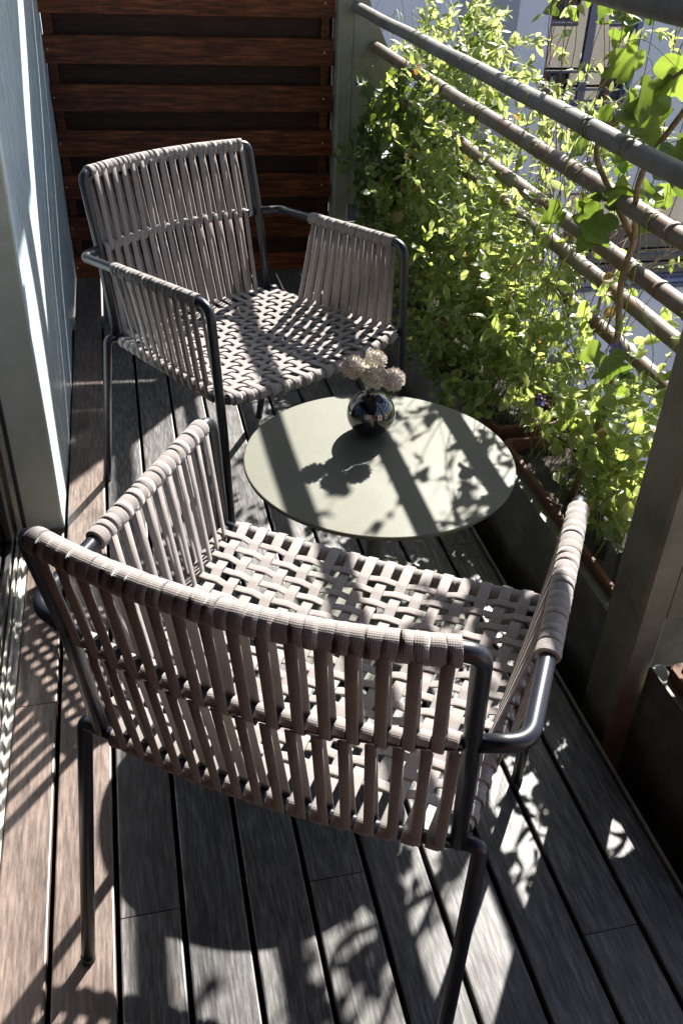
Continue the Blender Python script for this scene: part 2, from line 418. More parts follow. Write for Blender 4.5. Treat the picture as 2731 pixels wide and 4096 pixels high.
# ------------------------------------------------------------------ sliding door at the left
d = empty('sliding_door', (-.36, .7, -.159)); dl = d.location
def dbox(name, m, x0, x1, y0, y1, z0, z1, parent=None):
    return MB().box(x0-dl.x, x1-dl.x, y0-dl.y, y1-dl.y, z0-dl.z, z1-dl.z).build(name, m, parent or d)
dbox('jamb', M['taupe'], -.3275, -.2885, 2.0065, 2.045, -.158, 2.39)
dbox('jamb_cover', M['gasket'], -.3345, -.3285, 1.985, 2.04, -.158, 2.39)
dbox('jamb_strip', M['alu'], -.345, -.3355, 1.965, 2.04, .004, 2.39)
dbox('sill', M['alu'], -.50, -.3215, -1.2, 1.964, -.158, -.003)
dbox('sill_lip', M['alu'], -.3385, -.333, -1.2, 1.963, -.002, .010)
dbox('sill_lip', M['alu'], -.347, -.3425, -1.2, 1.963, -.002, .022)
leaf = dbox('door_leaf', M['alu'], -.386, -.3545, -1.2, 1.955, -.002, .034)
dbox('stile', M['taupe'], -.386, -.3545, 1.905, 1.955, .035, 2.37)
dbox('gasket', M['gasket'], -.3615, -.3520, -1.2, 1.9045, .0345, .046)
dbox('gasket', M['gasket'], -.3615, -.3520, 1.893, 1.9045, .047, 2.36)
dbox('glass_pane', M['glass'], -.3725, -.3665, -1.2, 1.8925, .047, 2.36)
dbox('head_rail', M['alu'], -.386, -.3545, -1.2, 1.904, 2.361, 2.395)
tag(d, 'sliding glass door in a pale metal frame at the deck edge', 'door')
rm = MB()
rm.box(-3.3, -.51, -2.1, 2.0, -.16, -.01).box(-3.4, -3.3, -2.1, 2.0, -.16, 2.39).box(-3.3, -.61, 2.0, 2.1, -.16, 2.39).box(-3.3, -.41, -2.2, -2.1, -.16, 2.39)
tag(rm.build('room', M['room']), kind='structure')
tag(MB().box(-.35, 1.30, -1.55, -1.35, -.158, 2.39).build('light_block_wall', M['screen']), 'unseen dark timber wall added to block light at the near end of the balcony', 'wall')  # unseen wall, added to cut ambient light from behind the camera
tag(MB().box(-.6, -.36, -2.2, -1.25, -.16, 2.39).build('house_wall', M['beige_wall']), 'beige house wall beyond the near end of the glass door', 'wall')

# ------------------------------------------------------------------ timber screen at the end
AZ = -0.0665
sc = empty('timber_screen', (.30, 3.857, -.159), AZ)
SL = sc.location
def sbox(name, m, x0, x1, y0, y1, z0, z1, c=.003):
    prof = [(y0, z0), (y1, z0), (y1, z1), (y0+c, z1), (y0, z1-c)]
    mb = MB(); mb.loft([[(x, y, z-SL.z) for y, z in prof] for x in (x0, x1)], True, True, False)
    mb.f = [list(reversed(f)) for f in mb.f]
    return mb.build(name, m, sc)
tops = [.0575+.1675*i for i in range(0, 11)]
for i, zt in enumerate(tops):
    dx = R.uniform(-.002, .002)
    s = sbox('slat', M['screen'], -.545+dx, .551+dx, R.uniform(-.001, .001), .022, zt-.095, zt)
    for sx in (-.525, .515):
        sm = MB(); sm.lathe([(.0034, 0), (.0034, .0012), (.0018, .0012), (.0016, .0004)], (0, 0, 0), 8)
        q = sm.build('screw', M['alu'], s); q.location = (sx, -.0008, zt-.047-SL.z); q.rotation_euler = (pi/2, 0, 0)
    if i < 10: sbox('rear_slat', M['screen_back'], -.54, .553, .049, .067, zt-.012, zt+(.088+R.uniform(0, .012) if 5 <= i <= 8 else .128))  # taller except in a few upper rows, shaped to block sun slits
for xx in (-.530, .505):
    sbox('batten', M['screen'], xx, xx+.030, .0225, .0485, -.158, 1.75, .001)
0 and sbox('backing_board', M['gap'], -.545, .554, .0685, .08, -.158, 1.75)
tag(sc, 'dark red-brown timber slat screen closing the far end of the balcony', 'screen')

# ------------------------------------------------------------------ railing
rail = empty('railing', (.90, 2.4, -.159)); RL = rail.location
def rpart(mb, name, m):
    mb.v = [(p[0]-RL.x, p[1]-RL.y, p[2]-RL.z) for p in mb.v]; return mb.build(name, m, rail)
PIPES = [(.896, 1.249, .024, 'pipe_grey'), (.925, 1.008, .0195, 'pipe_grey'), (1.0, .876, .0195, 'pipe_rust'), (1.072, .720, .0195, 'pipe_rust'), (1.15, .594, .0195, 'pipe_rust'), (1.21, .44, .0195, 'pipe_rust')]
for x, z, r, mt in PIPES:
    n = 60; path = [(x+.0012*sin(i*.7), lerp(-1.2, 4.05, i/n), z+.0012*cos(i*.9)) for i in range(n+1)]
    rpart(MB().tube(path, r, 20), 'pipe', M[mt])
    if r < .02:
        for yy in (1.62+R.uniform(-.2, .2), 2.72+R.uniform(-.2, .2)):
            rpart(MB().tube([(x, yy, z), (x, yy+.012, z)], r+.0016, 20), 'pipe_collar', M[mt])
def post(y0, y1):
    c = .006
    ring = [(.858+c, y0), (.918-c, y0), (.918, y0+c), (.918, y1-c), (.918-c, y1), (.858+c, y1), (.858, y1-c), (.858, y0+c)]
    rpart(MB().loft([[(x, y, z) for x, y in ring] for z in (-.159, 2.395)], True, True, False), 'post', M['post'])
    # plate carrying the pipes
    ym = (y0+y1)/2+.0
    out = [(.9185, .275), (1.30, .275), (1.275, .44), (1.21, .594), (1.130, .720), (1.055, .876), (.985, 1.008), (.955, 1.10), (.955, 1.32), (.9185, 1.36)]
    rg = [[(x, y, z) for x, z in out] for y in (y0+.004, y0+.012)]
    rpart(MB().loft(rg, True, True, False), 'bracket_plate', M['post'])
post(1.105, 1.215)
post(3.775, 3.885)
tag(rail, 'steel railing of weathered horizontal pipes on olive posts overgrown with plants', 'railing')

# ------------------------------------------------------------------ planter troughs and pots
def trough(y0, y1, x, label):
    t = empty('planter_trough', (x+.15, (y0+y1)/2, -.159)); L = t.location
    def p(mb, name, m):
        mb.v = [(a[0]-L.x, a[1]-L.y, a[2]-L.z) for a in mb.v]; return mb.build(name, m, t)
    p(MB().box(x, x+.004, y0, y1, -.158, .165), 'front_panel', M['trough'])
    p(MB().box(x+.002, x+.030, y0, y1, .1655, .169), 'lip', M['trough'])
    p(MB().box(x+.0045, x+.31, y0, y0+.004, -.158, .165), 'end_panel', M['trough'])
    p(MB().box(x+.0045, x+.31, y1-.004, y1, -.158, .165), 'end_panel', M['trough'])
    p(MB().box(x+.31, x+.314, y0, y1, -.158, .165), 'rear_panel', M['trough'])
    p(MB().box(x+.0045, x+.3095, y0+.0045, y1-.0045, -.157, -.03), 'bottom', M['gap'])
    tag(t, label, 'planter'); return t
trough(1.235, 3.765, .892, 'long dull zinc planter trough beside the round table')
trough(3.895, 5.3, .892, 'dull zinc planter trough beyond the far steel post')
trough(-1.1, 1.095, .902, 'dull zinc planter trough beyond the near steel post')
def pot(y0, y1, x0, label):
    t = empty('terracotta_box', ((x0+.105), (y0+y1)/2, -.029)); L = t.location
    def p(mb, name, m):
        mb.v = [(a[0]-L.x, a[1]-L.y, a[2]-L.z) for a in mb.v]; return mb.build(name, m, t)
    x1 = x0+.20; b = .012
    mb = MB()
    zs = [(-.029, .014), (.155, .004), (.156, -.004), (.186, -.006), (.190, -.003), (.190, .008), (.150, .012)]
    rings = []
    for z, ins in zs:
        rings.append([(x0+ins+b, y0+ins, z), (x1-ins-b, y0+ins, z), (x1-ins, y0+ins+b, z), (x1-ins, y1-ins-b, z), (x1-ins-b, y1-ins, z), (x0+ins+b, y1-ins, z), (x0+ins, y1-ins-b, z), (x0+ins, y0+ins+b, z)])
    mb.loft(rings, True, False, False); p(mb, 'box', M['terracotta'])
    sm = MB(); n = 14; g = []
    for i in range(n+1): g.append([(lerp(x0+.011, x1-.011, j/6), lerp(y0+.011, y1-.011, i/n), .158+R.uniform(-.008, .012)) for j in range(7)])
    sm.loft(g, False, False, False); p(sm, 'soil', M['soil'])
    tag(t, label, 'flower box')
pot(1.27, 1.935, .925, 'rusty terracotta flower box next to the near steel post')
pot(2.0, 2.70, .925, 'rusty terracotta flower box between the other two in the long trough')
pot(2.78, 3.50, .925, 'rusty terracotta flower box next to the far steel post')
pot(.36, 1.07, .93, 'terracotta flower box in the trough beyond the near steel post')

# ================================================================== BUILDINGS
def facade_piece(mb, x0, x1, z0, z1, y0, y1, holes):
    xs = sorted({x0, x1, *[h[0] for h in holes], *[h[1] for h in holes]})
    for a, b in zip(xs[:-1], xs[1:]):
        hz = sorted([(h[2], h[3]) for h in holes if h[0] <= a+1e-6 and h[1] >= b-1e-6]); z = z0
        for p, q in hz:
            if p > z: mb.box(a, b, y0, y1, z, p)
            z = q
        if z < z1: mb.box(a, b, y0, y1, z, z1)
def building(name, label, x0, x1, z0, z1, yf, depth, holes, wallm, face=-1, curtains=(), rails=()):
    b = empty(name, ((x0+x1)/2, yf, z0)); L = b.location
    def p(mb, nm, m, par=None):
        if par is None: mb.v = [(a[0]-L.x, a[1]-L.y, a[2]-L.z) for a in mb.v]
        else: mb.v = [(a[0]-L.x, a[1]-L.y, a[2]-L.z) for a in mb.v]
        return mb.build(nm, m, par or b)
    ya, yb = (yf, yf+.3) if face < 0 else (yf-.3, yf)
    mb = MB(); facade_piece(mb, x0, x1, z0, z1, ya, yb, holes)
    p(mb, 'wall', wallm)
    yr = (yb+.9) if face < 0 else (ya-.9)
    mb = MB(); mb.box(x0, x1, min(yr, yr+.1*-face), max(yr, yr+.1*-face), z0, z1); p(mb, 'inner_wall', M['room'])
    for i, (a, c, e, g) in enumerate(holes):
        s = -face   # into the building
        def yy(t0, t1): u = yf+s*t0; v = yf+s*t1; return min(u, v), max(u, v)
        fr = MB(); t = .055; A, B = yy(.10, .16)
        fr.box(a, a+t, A, B, e, g).box(c-t, c, A, B, e, g).box(a+t, c-t, A, B, g-t, g).box(a+t, c-t, A, B, e, e+t)
        fr.box((a+c)/2-.04, (a+c)/2+.04, A-.004, B, e+t, g-t)
        fo = p(fr, 'window', M['blue_frame'])
        A, B = yy(.125, .131); p(MB().box(a+t, c-t, A, B, e+t, g-t), 'pane', M['glass_far'], fo)
        A, B = yy(-.05, .098); p(MB().box(a-.02, c+.02, A, B, e-.055, e-.002), 'sill', M['blue_frame'], fo)
        if i in curtains:
            cm = MB(); n = 60; A = yy(.25, .26)[0]
            cm.loft([[(lerp(a, c, k/n), A+.02*sin(k*1.7), z) for k in range(n+1)] for z in (e, g)], False, False, True); p(cm, 'curtain', M['curtain'], fo)
        if i in rails:
            A = yy(.03, .05)[0]
            for zz in (.17, .33): p(MB().tube([(a-.01, A, e+zz), (c+.01, A, e+zz)], .011, 6), 'guard_bar', M['blue_frame'], fo)
    if name == 'courtyard_building':
        p(MB().box(3.18, 3.76, yf-.012, yf-.001, z0, z1), 'cladding_panel', M['cladding'])
    tag(b, label, 'building')
holes = [(4.10, 5.07, -.40, 1.35), (4.60, 6.6, -2.28, -1.235), (6.05, 7.0, -.40, 1.35), (1.2, 2.2, -.40, 1.35), (1.2, 2.4, -2.28, -1.235), (4.1, 5.1, -4.4, -3.1)]
building('courtyard_building', 'lavender-grey rendered building with navy window frames across the courtyard', -.5, 13, -9, 3.9, 9.0, 6, holes, M['render_wall'], -1, (1,), (0, 1, 2))
hb = [(x, x+1.0, z, z+1.5) for z in (-5.2, -2.2, .8) for x in (7.6, 9.8, 12.0, 14.2, 16.4, 18.6, 20.8, 23.0)]
building('beige_building', 'sunlit beige building behind the balcony seen in the courtyard windows', -1, 30, -9, 5.0, -13.0, 6, hb, M['beige_wall'], 1)

# ================================================================== TABLE
TX, TY, TZ, TR = .456, 1.519, .434, .2774
t = empty('side_table', (TX, TY, 0), .7)
MB().lathe([(TR-.004, TZ-.009), (TR-.001, TZ-.008), (TR, TZ-.006), (TR, TZ-.002), (TR-.0012, TZ-.0005), (TR-.003, TZ)], (0, 0, 0), 128).build('table_top', M['table'], t)
MB().lathe([(.0175, .0108), (.0175, TZ-.0135)], (0, 0, 0), 32).build('column', M['table'], t)
MB().lathe([(.06, TZ-.013), (.06, TZ-.0095)], (0, 0, 0), 32).build('mounting_plate', M['table'], t)
MB().lathe([(.222, .0005), (.224, .002), (.224, .008), (.222, .010)], (0, 0, 0), 96).build('base', M['table'], t)
for ob_ in t.children:
    for pl in ob_.data.polygons:
        if len(pl.vertices) > 6: pl.use_smooth = False
tag(t, 'round olive-grey metal side table on a disc base between the two chairs', 'table')

# vase and flowers
VX, VY = .462, 1.622
v = empty('vase', (VX, VY, TZ+.0003))
prof = [(.022, 0), (.028, .0015)]
for i in range(1, 17):
    a = lerp(-.98, 1.22, i/16); prof.append((.0515*cos(a), .0455+.0515*sin(a)*.98))
prof += [(.0155, .0965), (.0150, .108), (.0172, .1125), (.0172, .1135), (.0150, .1130), (.0135, .104)]
MB().lathe(prof, (0, 0, 0), 48).build('vase_body', M['vase'], v)
tag(v, 'small round black glossy bud vase on the side table', 'vase')
def flower(off, tip, r, label, gr):
    f = empty('flower', (VX+off[0], VY+off[1], TZ+.06))
    d_ = Vector(tip); st = [(0, 0, 0), (d_.x*.15, d_.y*.15, .05), (d_.x*.6, d_.y*.6, d_.z*.75), tuple(d_)]
    MB().tube(fillet(st, .03, 4), .0018, 6).build('stem', M['flower_stem'], f)
    hd = MB(); n = 560; c = d_ + Vector((d_.x, d_.y, .02)).normalized()*.006
    core = [(.0005, -r*.72)]+[(r*.72*cos(a), r*.72*sin(a)) for a in (-1, -.5, 0, .5, 1)]+[(.0005, r*.72)]
    hd.lathe(core, tuple(c), 10)
    for i in range(n):
        z = 1-2*(i+.5)/n; th = i*2.39996+R.uniform(-.2, .2); q = sqrt(max(0, 1-z*z))
        dr = (Vector((q*cos(th), q*sin(th), z))+Vector((R.uniform(-.2, .2), R.uniform(-.2, .2), R.uniform(-.2, .2)))).normalized()
        a = dr.orthogonal().normalized(); b = dr.cross(a); L = r*R.uniform(.88, 1.08); wv = .0008
        k = len(hd.v)
        for p in (c+dr*r*.66+a*wv, c+dr*r*.66-a*wv*.5+b*wv*.87, c+dr*r*.66-a*wv*.5-b*wv*.87, c+dr*L*.85+a*wv*1.2, c+dr*L*.85-a*wv*.6+b*wv, c+dr*L*.85-a*wv*.6-b*wv, c+dr*L): hd.v.append(tuple(p))
        for q4 in ((0, 1, 4, 3), (1, 2, 5, 4), (2, 0, 3, 5)): hd.face([k+j for j in q4])
        for q3 in ((3, 4, 6), (4, 5, 6), (5, 3, 6)): hd.face([k+j for j in q3])
    hd.build('flower_head', M['petal'], f)
    tag(f, label, 'flower', 'dried allium flowers in the vase')
flower((-.004, .002, 0), (-.030, .014, .084), .0270, 'spiky allium flower in the black vase leaning toward the plaster wall', 0)
flower((.001, -.003, 0), (-.004, -.012, .078), .0280, 'spiky allium flower standing upright over the vase mouth', 0)
flower((.005, -.001, 0), (.028, -.014, .067), .0265, 'spiky allium flower drooping lowest over the vase rim', 0)
flower((.002, .005, 0), (.010, .030, .084), .0255, 'spiky allium flower in the vase leaning toward the far timber screen', 0)

# ================================================================== CHAIR
def ring_path(P1, r1, P2, r2, ax, shift, bow=0.0, over=False):
    """belt from rail P1 round rail P2 and back"""
    P1, P2 = Vector(P1), Vector(P2); d = (P2-P1); L = d.length; d.normalize(); s = ax.cross(d).normalized()
    pts = []
    if over:
        for k in range(1, 6): a = pi*k/6; pts.append(P1+(-s*cos(a)-d*sin(a))*r1)
    for k in range(4): q = k/3; pts.append(P1.lerp(P2, q)+s*lerp(r1, r2, q)+s*bow*sin(pi*q))
    for k in range(1, 6):
        a = pi*k/6; pts.append(P2+(s*cos(a)+d*sin(a))*r2+ax*shift*.15*k/6)
    for k in range(4): q = k/3; pts.append(P2.lerp(P1, q)-s*lerp(r2, r1, q)+ax*lerp(.15, 1, q)*shift+s*bow*.5*sin(pi*q))
    return pts
def sleeve(P, Q, r, pitch, n=14):
    P, Q = Vector(P), Vector(Q); L = (Q-P).length; k = max(1, round(L/pitch)); path = []; rr = []
    dirv = (Q-P).normalized()
    for i in range(k):
        f = R.uniform(-.00015, .0002)
        for a, b in ((.02, .980), (.10, .997), (.5, 1.004), (.90, .997), (.98, .980)):
            path.append(P+dirv*L*(i+a)/k + Vector((R.uniform(-.0002, .0002), R.uniform(-.0002, .0002), R.uniform(-.0002, .0002)))); rr.append(r*b+f)
    return path, rr
def make_chair():
    ch = empty('armchair')
    T = .0105
    A = V(.245, -.072, .828); B = V(.245, -.033, .663); C = V(.246, 0, .449)
    def mx(p): return V(-p.x, p.y, p.z)
    def bw(x, b): return -b*(1-(x/.245)**2)
    def top(x): return V(x, -.072+bw(x, .038), .828)
    def mid(x): return V(x, -.033+bw(x, .042), .663)
    def low(x): return V(x, bw(x, .021), .449)
    curve = [top(lerp(-.205, .205, i/12)) for i in range(13)]
    fr = MB().tube(fillet([mx(C), mx(B), mx(A)]+curve+[A, B, C], [0, .2, .034]+[0]*13+[.034, .2, 0], 7), T, 14); fr.build('back_frame', M['metal'], ch)
    MB().tube([mid(lerp(-.2355, .2355, i/14)) for i in range(15)], .0088, 12).build('back_rail', M['metal'], ch)
    for s in (-1, 1):
        def q(p): return V(p[0]*s, p[1], p[2])
        arm = [q((.252, -.031, .664)), q((.302, -.012, .664)), q((.293, .452, .688)), q((.2885, .472, .40)), q((.291, .499, .0015))]
        path = fillet(arm, [0, .034, .036, .3, 0], 8)
        MB().tube(path, T, 14).build('arm', M['metal'], ch)
        leg = fillet([q((.250, 0, .452)), q((.2735, .002, .4535)), q((.277, -.087, .0015))], [0, .022, 0], 7)
        MB().tube(leg, T, 14).build('rear_leg', M['metal'], ch)
        for ft in ((.291, .499), (.277, -.087)):
            MB().lathe([(.0098, 0), (.0112, .001), (.0112, .010), (.0108, .011)], (ft[0]*s, ft[1], 0), 14).build('foot_cap', M['gasket'], ch)
        # side rail
        a0, a1 = q((.247, .012, .450)), q((.279, .452, .470))
        MB().tube([a0, a1], .0088, 12).build('seat_rail', M['metal'], ch)
        p, rr = sleeve(a0.lerp(a1, .03), a0.lerp(a1, .97), .0108, .0149); MB().tube(p, rr, 14).build('rail_wrap', M['wrap'], ch)
        # arm sleeve and its straps
        f0, f1 = q((.2995, .118, .6705)), q((.2940, .416, .6862))
        p, rr = sleeve(f0, f1, .0153, .0149); MB().tube(p, rr, 16).build('arm_wrap', M['wrap'], ch)
        ax = (f1-f0).normalized()
        for k in range(10):
            t0 = (k+.5)/10; P1 = f0.lerp(f1, t0); P2 = a0.lerp(a1, .235+.735*t0)
            ax2 = (a1-a0).normalized()
            pts = ring_path(P1, .0136, P2, .0125, ax2, .0075, 0.001*R.uniform(-1, 1))
            MB().ribbon(pts, ax2, .0146, .0024).build('arm_strap', M['strap'], ch)
    # front and rear seat rails
    def fy(x): return .4615+.012*max(0, 1-(x/.27)**2)
    def fz(x): return .4705-.020*max(0, 1-(x/.27)**2)
    MB().tube([V(x, fy(x), fz(x)) for x in [lerp(-.2865, .2865, i/16) for i in range(17)]], .0088, 12).build('seat_rail', M['metal'], ch)
    MB().tube([low(lerp(-.243, .243, i/14)) for i in range(15)], .0088, 12).build('seat_rail', M['metal'], ch)
    p, rr = sleeve(V(-.266, .4615, .4705), V(.266, .4615, .4705), .0125, .0165); p = [V(a.x, a.y-.4615+fy(a.x), a.z-.4705+fz(a.x)) for a in p]; MB().tube(p, rr, 16).build('rail_wrap', M['wrap'], ch)
    # top rail sleeve
    p, rr = sleeve(V(-.2265, -.072, .828), V(.2265, -.072, .828), .0156, .0142); p = [V(a.x, a.y+bw(a.x, .038), a.z) for a in p]; MB().tube(p, rr, 18).build('rail_wrap', M['wrap'], ch)
    nb = 16; xs = [lerp(-.2185, .2185, (k+.02)/(nb-1+.25)) for k in range(nb)]
    for x in xs:
        pts = ring_path(top(x), .0138, mid(x), .0108, V(1, 0, 0), .0065, .0012*R.uniform(-1, 1))
        MB().ribbon(pts, V(1, 0, 0), .0140, .0024).build('back_strap', M['strap'], ch)
    for k in range(nb):
        x = xs[k]+.0142
        xl = x*.992
        pts = ring_path(mid(x), .0112, low(xl), .0116, V(1, 0, 0), .0065, .0015*R.uniform(-1, 1))
        lead = []
        d = (low(xl)-mid(x)).normalized(); s = V(1, 0, 0).cross(d).normalized()
        for j in range(5, 0, -1):
            a = pi*j/6; lead.append(mid(x)+(-s*cos(a+pi)-d*sin(a))*.0112)
        MB().ribbon(lead+pts, V(1, 0, 0), .0135, .0024).build('back_strap', M['strap'], ch)
    # seat weave
    nf, ntv = 16, 15
    yf, zf, yr, zr = .4615, .4705, 0.0, .449
    ty = [lerp(.040, .432, j/(ntv-1)) for j in range(ntv)]
    def sag(u, vv): return -.008*(1-(2*u-1)**2)*(1-(2*vv-1)**2)
    for i in range(nf):
        u = (i+.5)/nf; xf = lerp(-.262, .262, u); xr = lerp(-.232, .232, u); pts = []
        for k in range(6):
            a = radians(lerp(-120, 80, k/5)); pts.append(V(xf, fy(xf)+.0142*cos(a), fz(xf)+.0142*sin(a)))
        for j in reversed(range(ntv)):
            vv = (ty[j]-yr)/(yf-yr); x = lerp(xr, xf, vv); z = lerp(zr, fz(xf), vv)+.0105+sag(u, vv)
            w_ = .0019*(1 if (i+j) % 2 else -1)
            pts.append(V(x, ty[j]+.007, z+w_*.72)); pts.append(V(x, ty[j], z+w_)); pts.append(V(x, ty[j]-.007, z+w_*.72))
        for k in range(5):
            a = radians(lerp(100, 250, k/4)); pts.append(V(xr, low(xr).y+.0125*cos(a), zr+.0125*sin(a)))
        MB().ribbon(pts, V(1, 0, 0), .0180, .0020).build('seat_strap', M['strap'], ch)
    for j in range(ntv):
        vv = (ty[j]-yr)/(yf-yr); hx = lerp(.247, .279, vv); zc = lerp(.450, .470, vv); pts = []
        for k in range(4):
            a = radians(lerp(230, 100, k/3)); pts.append(V(-hx+.0122*cos(a), ty[j], zc+.0122*sin(a)))
        for i in range(nf):
            u = (i+.5)/nf; x = lerp(lerp(-.232, .232, u), lerp(-.262, .262, u), vv); z = lerp(zr, fz(lerp(-.262, .262, u)), vv)+.0105+sag(u, vv)
            w_ = -.0021*(1 if (i+j) % 2 else -1); e = .0076
            pts.append(V(x-e, ty[j], z+w_*.75)); pts.append(V(x, ty[j], z+w_)); pts.append(V(x+e, ty[j], z+w_*.75))
        for k in range(4):
            a = radians(lerp(80, -50, k/3)); pts.append(V(hx+.0122*cos(a), ty[j], zc+.0122*sin(a)))
        MB().ribbon(pts, V(0, 1, 0), .0152, .0020).build('seat_strap', M['strap'], ch)
    return ch
chair = make_chair()
chair.location = (.1075, .744, .0); chair.rotation_euler = (0, 0, -.5613)
tag(chair, 'taupe strap armchair beside the glass door', 'armchair', 'strap armchairs')
chair['label'] = 'taupe strap armchair standing beside the glass door, its slatted back toward the open deck'
c2 = chair.copy(); COL.objects.link(c2)
for p in list(chair.children):
    q = p.copy(); COL.objects.link(q); q.parent = c2
c2.location = (.1562, 2.280, 0); c2.rotation_euler = (0, 0, 3.6962)
c2['label'] = 'taupe strap armchair standing against the plaster wall in front of the timber screen'

# ================================================================== PLANTS
def leaf_outline(kind):
    if kind == 'vinca':
        pts = [(0, 0), (.22, .10), (.34, .28), (.36, .48), (.27, .72), (.13, .90), (0, 1.0)]
    elif kind == 'ivy':
        pts = [(0, 0), (.14, -.13), (.33, -.13), (.50, .00), (.45, .16), (.38, .25), (.55, .34), (.60, .48), (.43, .56), (.28, .60), (.21, .76), (.10, .95), (0, 1.05)]
    elif kind == 'ivy3':
        pts = [(0, 0), (.20, -.15), (.42, -.08), (.53, .12), (.51, .29), (.37, .43), (.27, .62), (.16, .84), (0, 1.0)]
    else:
        pts = [(0, 0), (.12, .12), (.20, .36), (.17, .64), (.08, .88), (0, 1.0)]
    if kind.startswith('ivy'):
        q = []
        for i in range(len(pts)-1):
            p0, p1, p2, p3 = pts[max(0, i-1)], pts[i], pts[i+1], pts[min(len(pts)-1, i+2)]
            for t in (0, .5):
                q.append(tuple(.5*(2*b+(c-a)*t+(2*a-5*b+4*c-d)*t*t+(3*b-a-3*c+d)*t**3) for a, b, c, d in zip(p0, p1, p2, p3)))
        pts = q+[pts[-1]]
    return pts
def leaf_mesh(kind, fold=.16, curl=.18, variegated=False, seed=0):
    """unit leaf along +Y; returns verts, faces, matidx"""
    rr = random.Random(seed); half = leaf_outline(kind); vs = []; fs = []; ms = []
    n = len(half)
    def z(x, y): return fold*abs(x) - curl*(y*y)*.6 + (.16*sin(7*y+seed*1.7)+.10*sin(11*x+seed))*abs(x)
    spine = [(0, y) for x, y in half]
    ys = [max(0.0, min(1.0, half[i][1])) for i in range(n)]
    # spine vertices at increasing heights
    sp = [i/(n-1)*1.0*half[-1][1] for i in range(n)]
    for y in sp: vs.append((0, y, z(0, y)))
    for side in (1, -1):
        base = len(vs)
        if variegated:
            for (x, y) in half[1:-1]: vs.append((x*side*.80, .5+(y-.5)*.86, z(x*.80, y)))
            inner = base; outer = len(vs)
            for (x, y) in half[1:-1]: vs.append((x*side, y, z(x, y)))
            for i in range(n-1):
                a, b = i, i+1
                ia = inner+i-1 if i > 0 else None; ib = inner+i if i < n-2 else None
                if ia is None: f = [a, b, ib]
                elif ib is None: f = [a, b, ia]
                else: f = [a, b, ib, ia]
                fs.append(f if side < 0 else f[::-1]); ms.append(0)
            for i in range(n-3):
                f = [inner+i, inner+i+1, outer+i+1, outer+i]; fs.append(f if side < 0 else f[::-1]); ms.append(1)
            for f in ([0, inner, outer], [n-1, outer+n-3, inner+n-3]): fs.append(f if side < 0 else f[::-1]); ms.append(1)
        else:
            for (x, y) in half[1:-1]: vs.append((x*side, y, z(x, y)))
            for i in range(n-1):
                ia = base+i-1 if i > 0 else None; ib = base+i if i < n-2 else None
                if ia is None: f = [i, i+1, ib]
                elif ib is None: f = [i, i+1, ia]
                else: f = [i, i+1, ib, ia]
                fs.append(f if side < 0 else f[::-1]); ms.append(0)
    return vs, fs, ms
LEAF = {}
def add_leaf_kind(key, kind, mats, variegated, nvar, fold, curl):
    LEAF[key] = []
    for i in range(nvar):
        vs, fs, ms = leaf_mesh(kind, fold*random.uniform(.5, 1.5), curl*random.uniform(-.6, 1.8), variegated, i)
        me = bpy.data.meshes.new(key); me.from_pydata(vs, [], fs)
        for x in mats: me.materials.append(x)
        me.polygons.foreach_set('material_index', ms); me.polygons.foreach_set('use_smooth', [True]*len(fs)); me.update()
        LEAF[key].append((vs, fs, ms, me))
add_leaf_kind('vinca', 'vinca', [M['vinca'], M['vinca_rim']], True, 5, .25, .30)
add_leaf_kind('vinca_green', 'vinca', [M['vinca'], M['vinca_rim']], False, 4, .25, .30)
add_leaf_kind('ivy', 'ivy', [M['ivy'], M['ivy']], False, 5, .30, .45)
add_leaf_kind('ivy3', 'ivy3', [M['ivy'], M['ivy']], False, 5, .30, .45)
add_leaf_kind('jasmine', 'jasmine', [M['jasmine'], M['jasmine']], False, 4, .3, .35)
add_leaf_kind('narrow', 'jasmine', [M['vinca'], M['vinca']], False, 4, .3, .5)
add_leaf_kind('dry', 'vinca', [M['dry'], M['dry']], False, 3, .5, .9)
CAMP = Vector((0, 0, CAMH))
def leaf_matrix(p, d, nrm, s):
    d = d.normalized(); x = d.cross(nrm)
    if x.length < 1e-4: x = d.orthogonal()
    x.normalize(); z = x.cross(d)
    return Matrix(((x.x*s, d.x*s, z.x*s, p.x), (x.y*s, d.y*s, z.y*s, p.y), (x.z*s, d.z*s, z.z*s, p.z), (0, 0, 0, 1)))
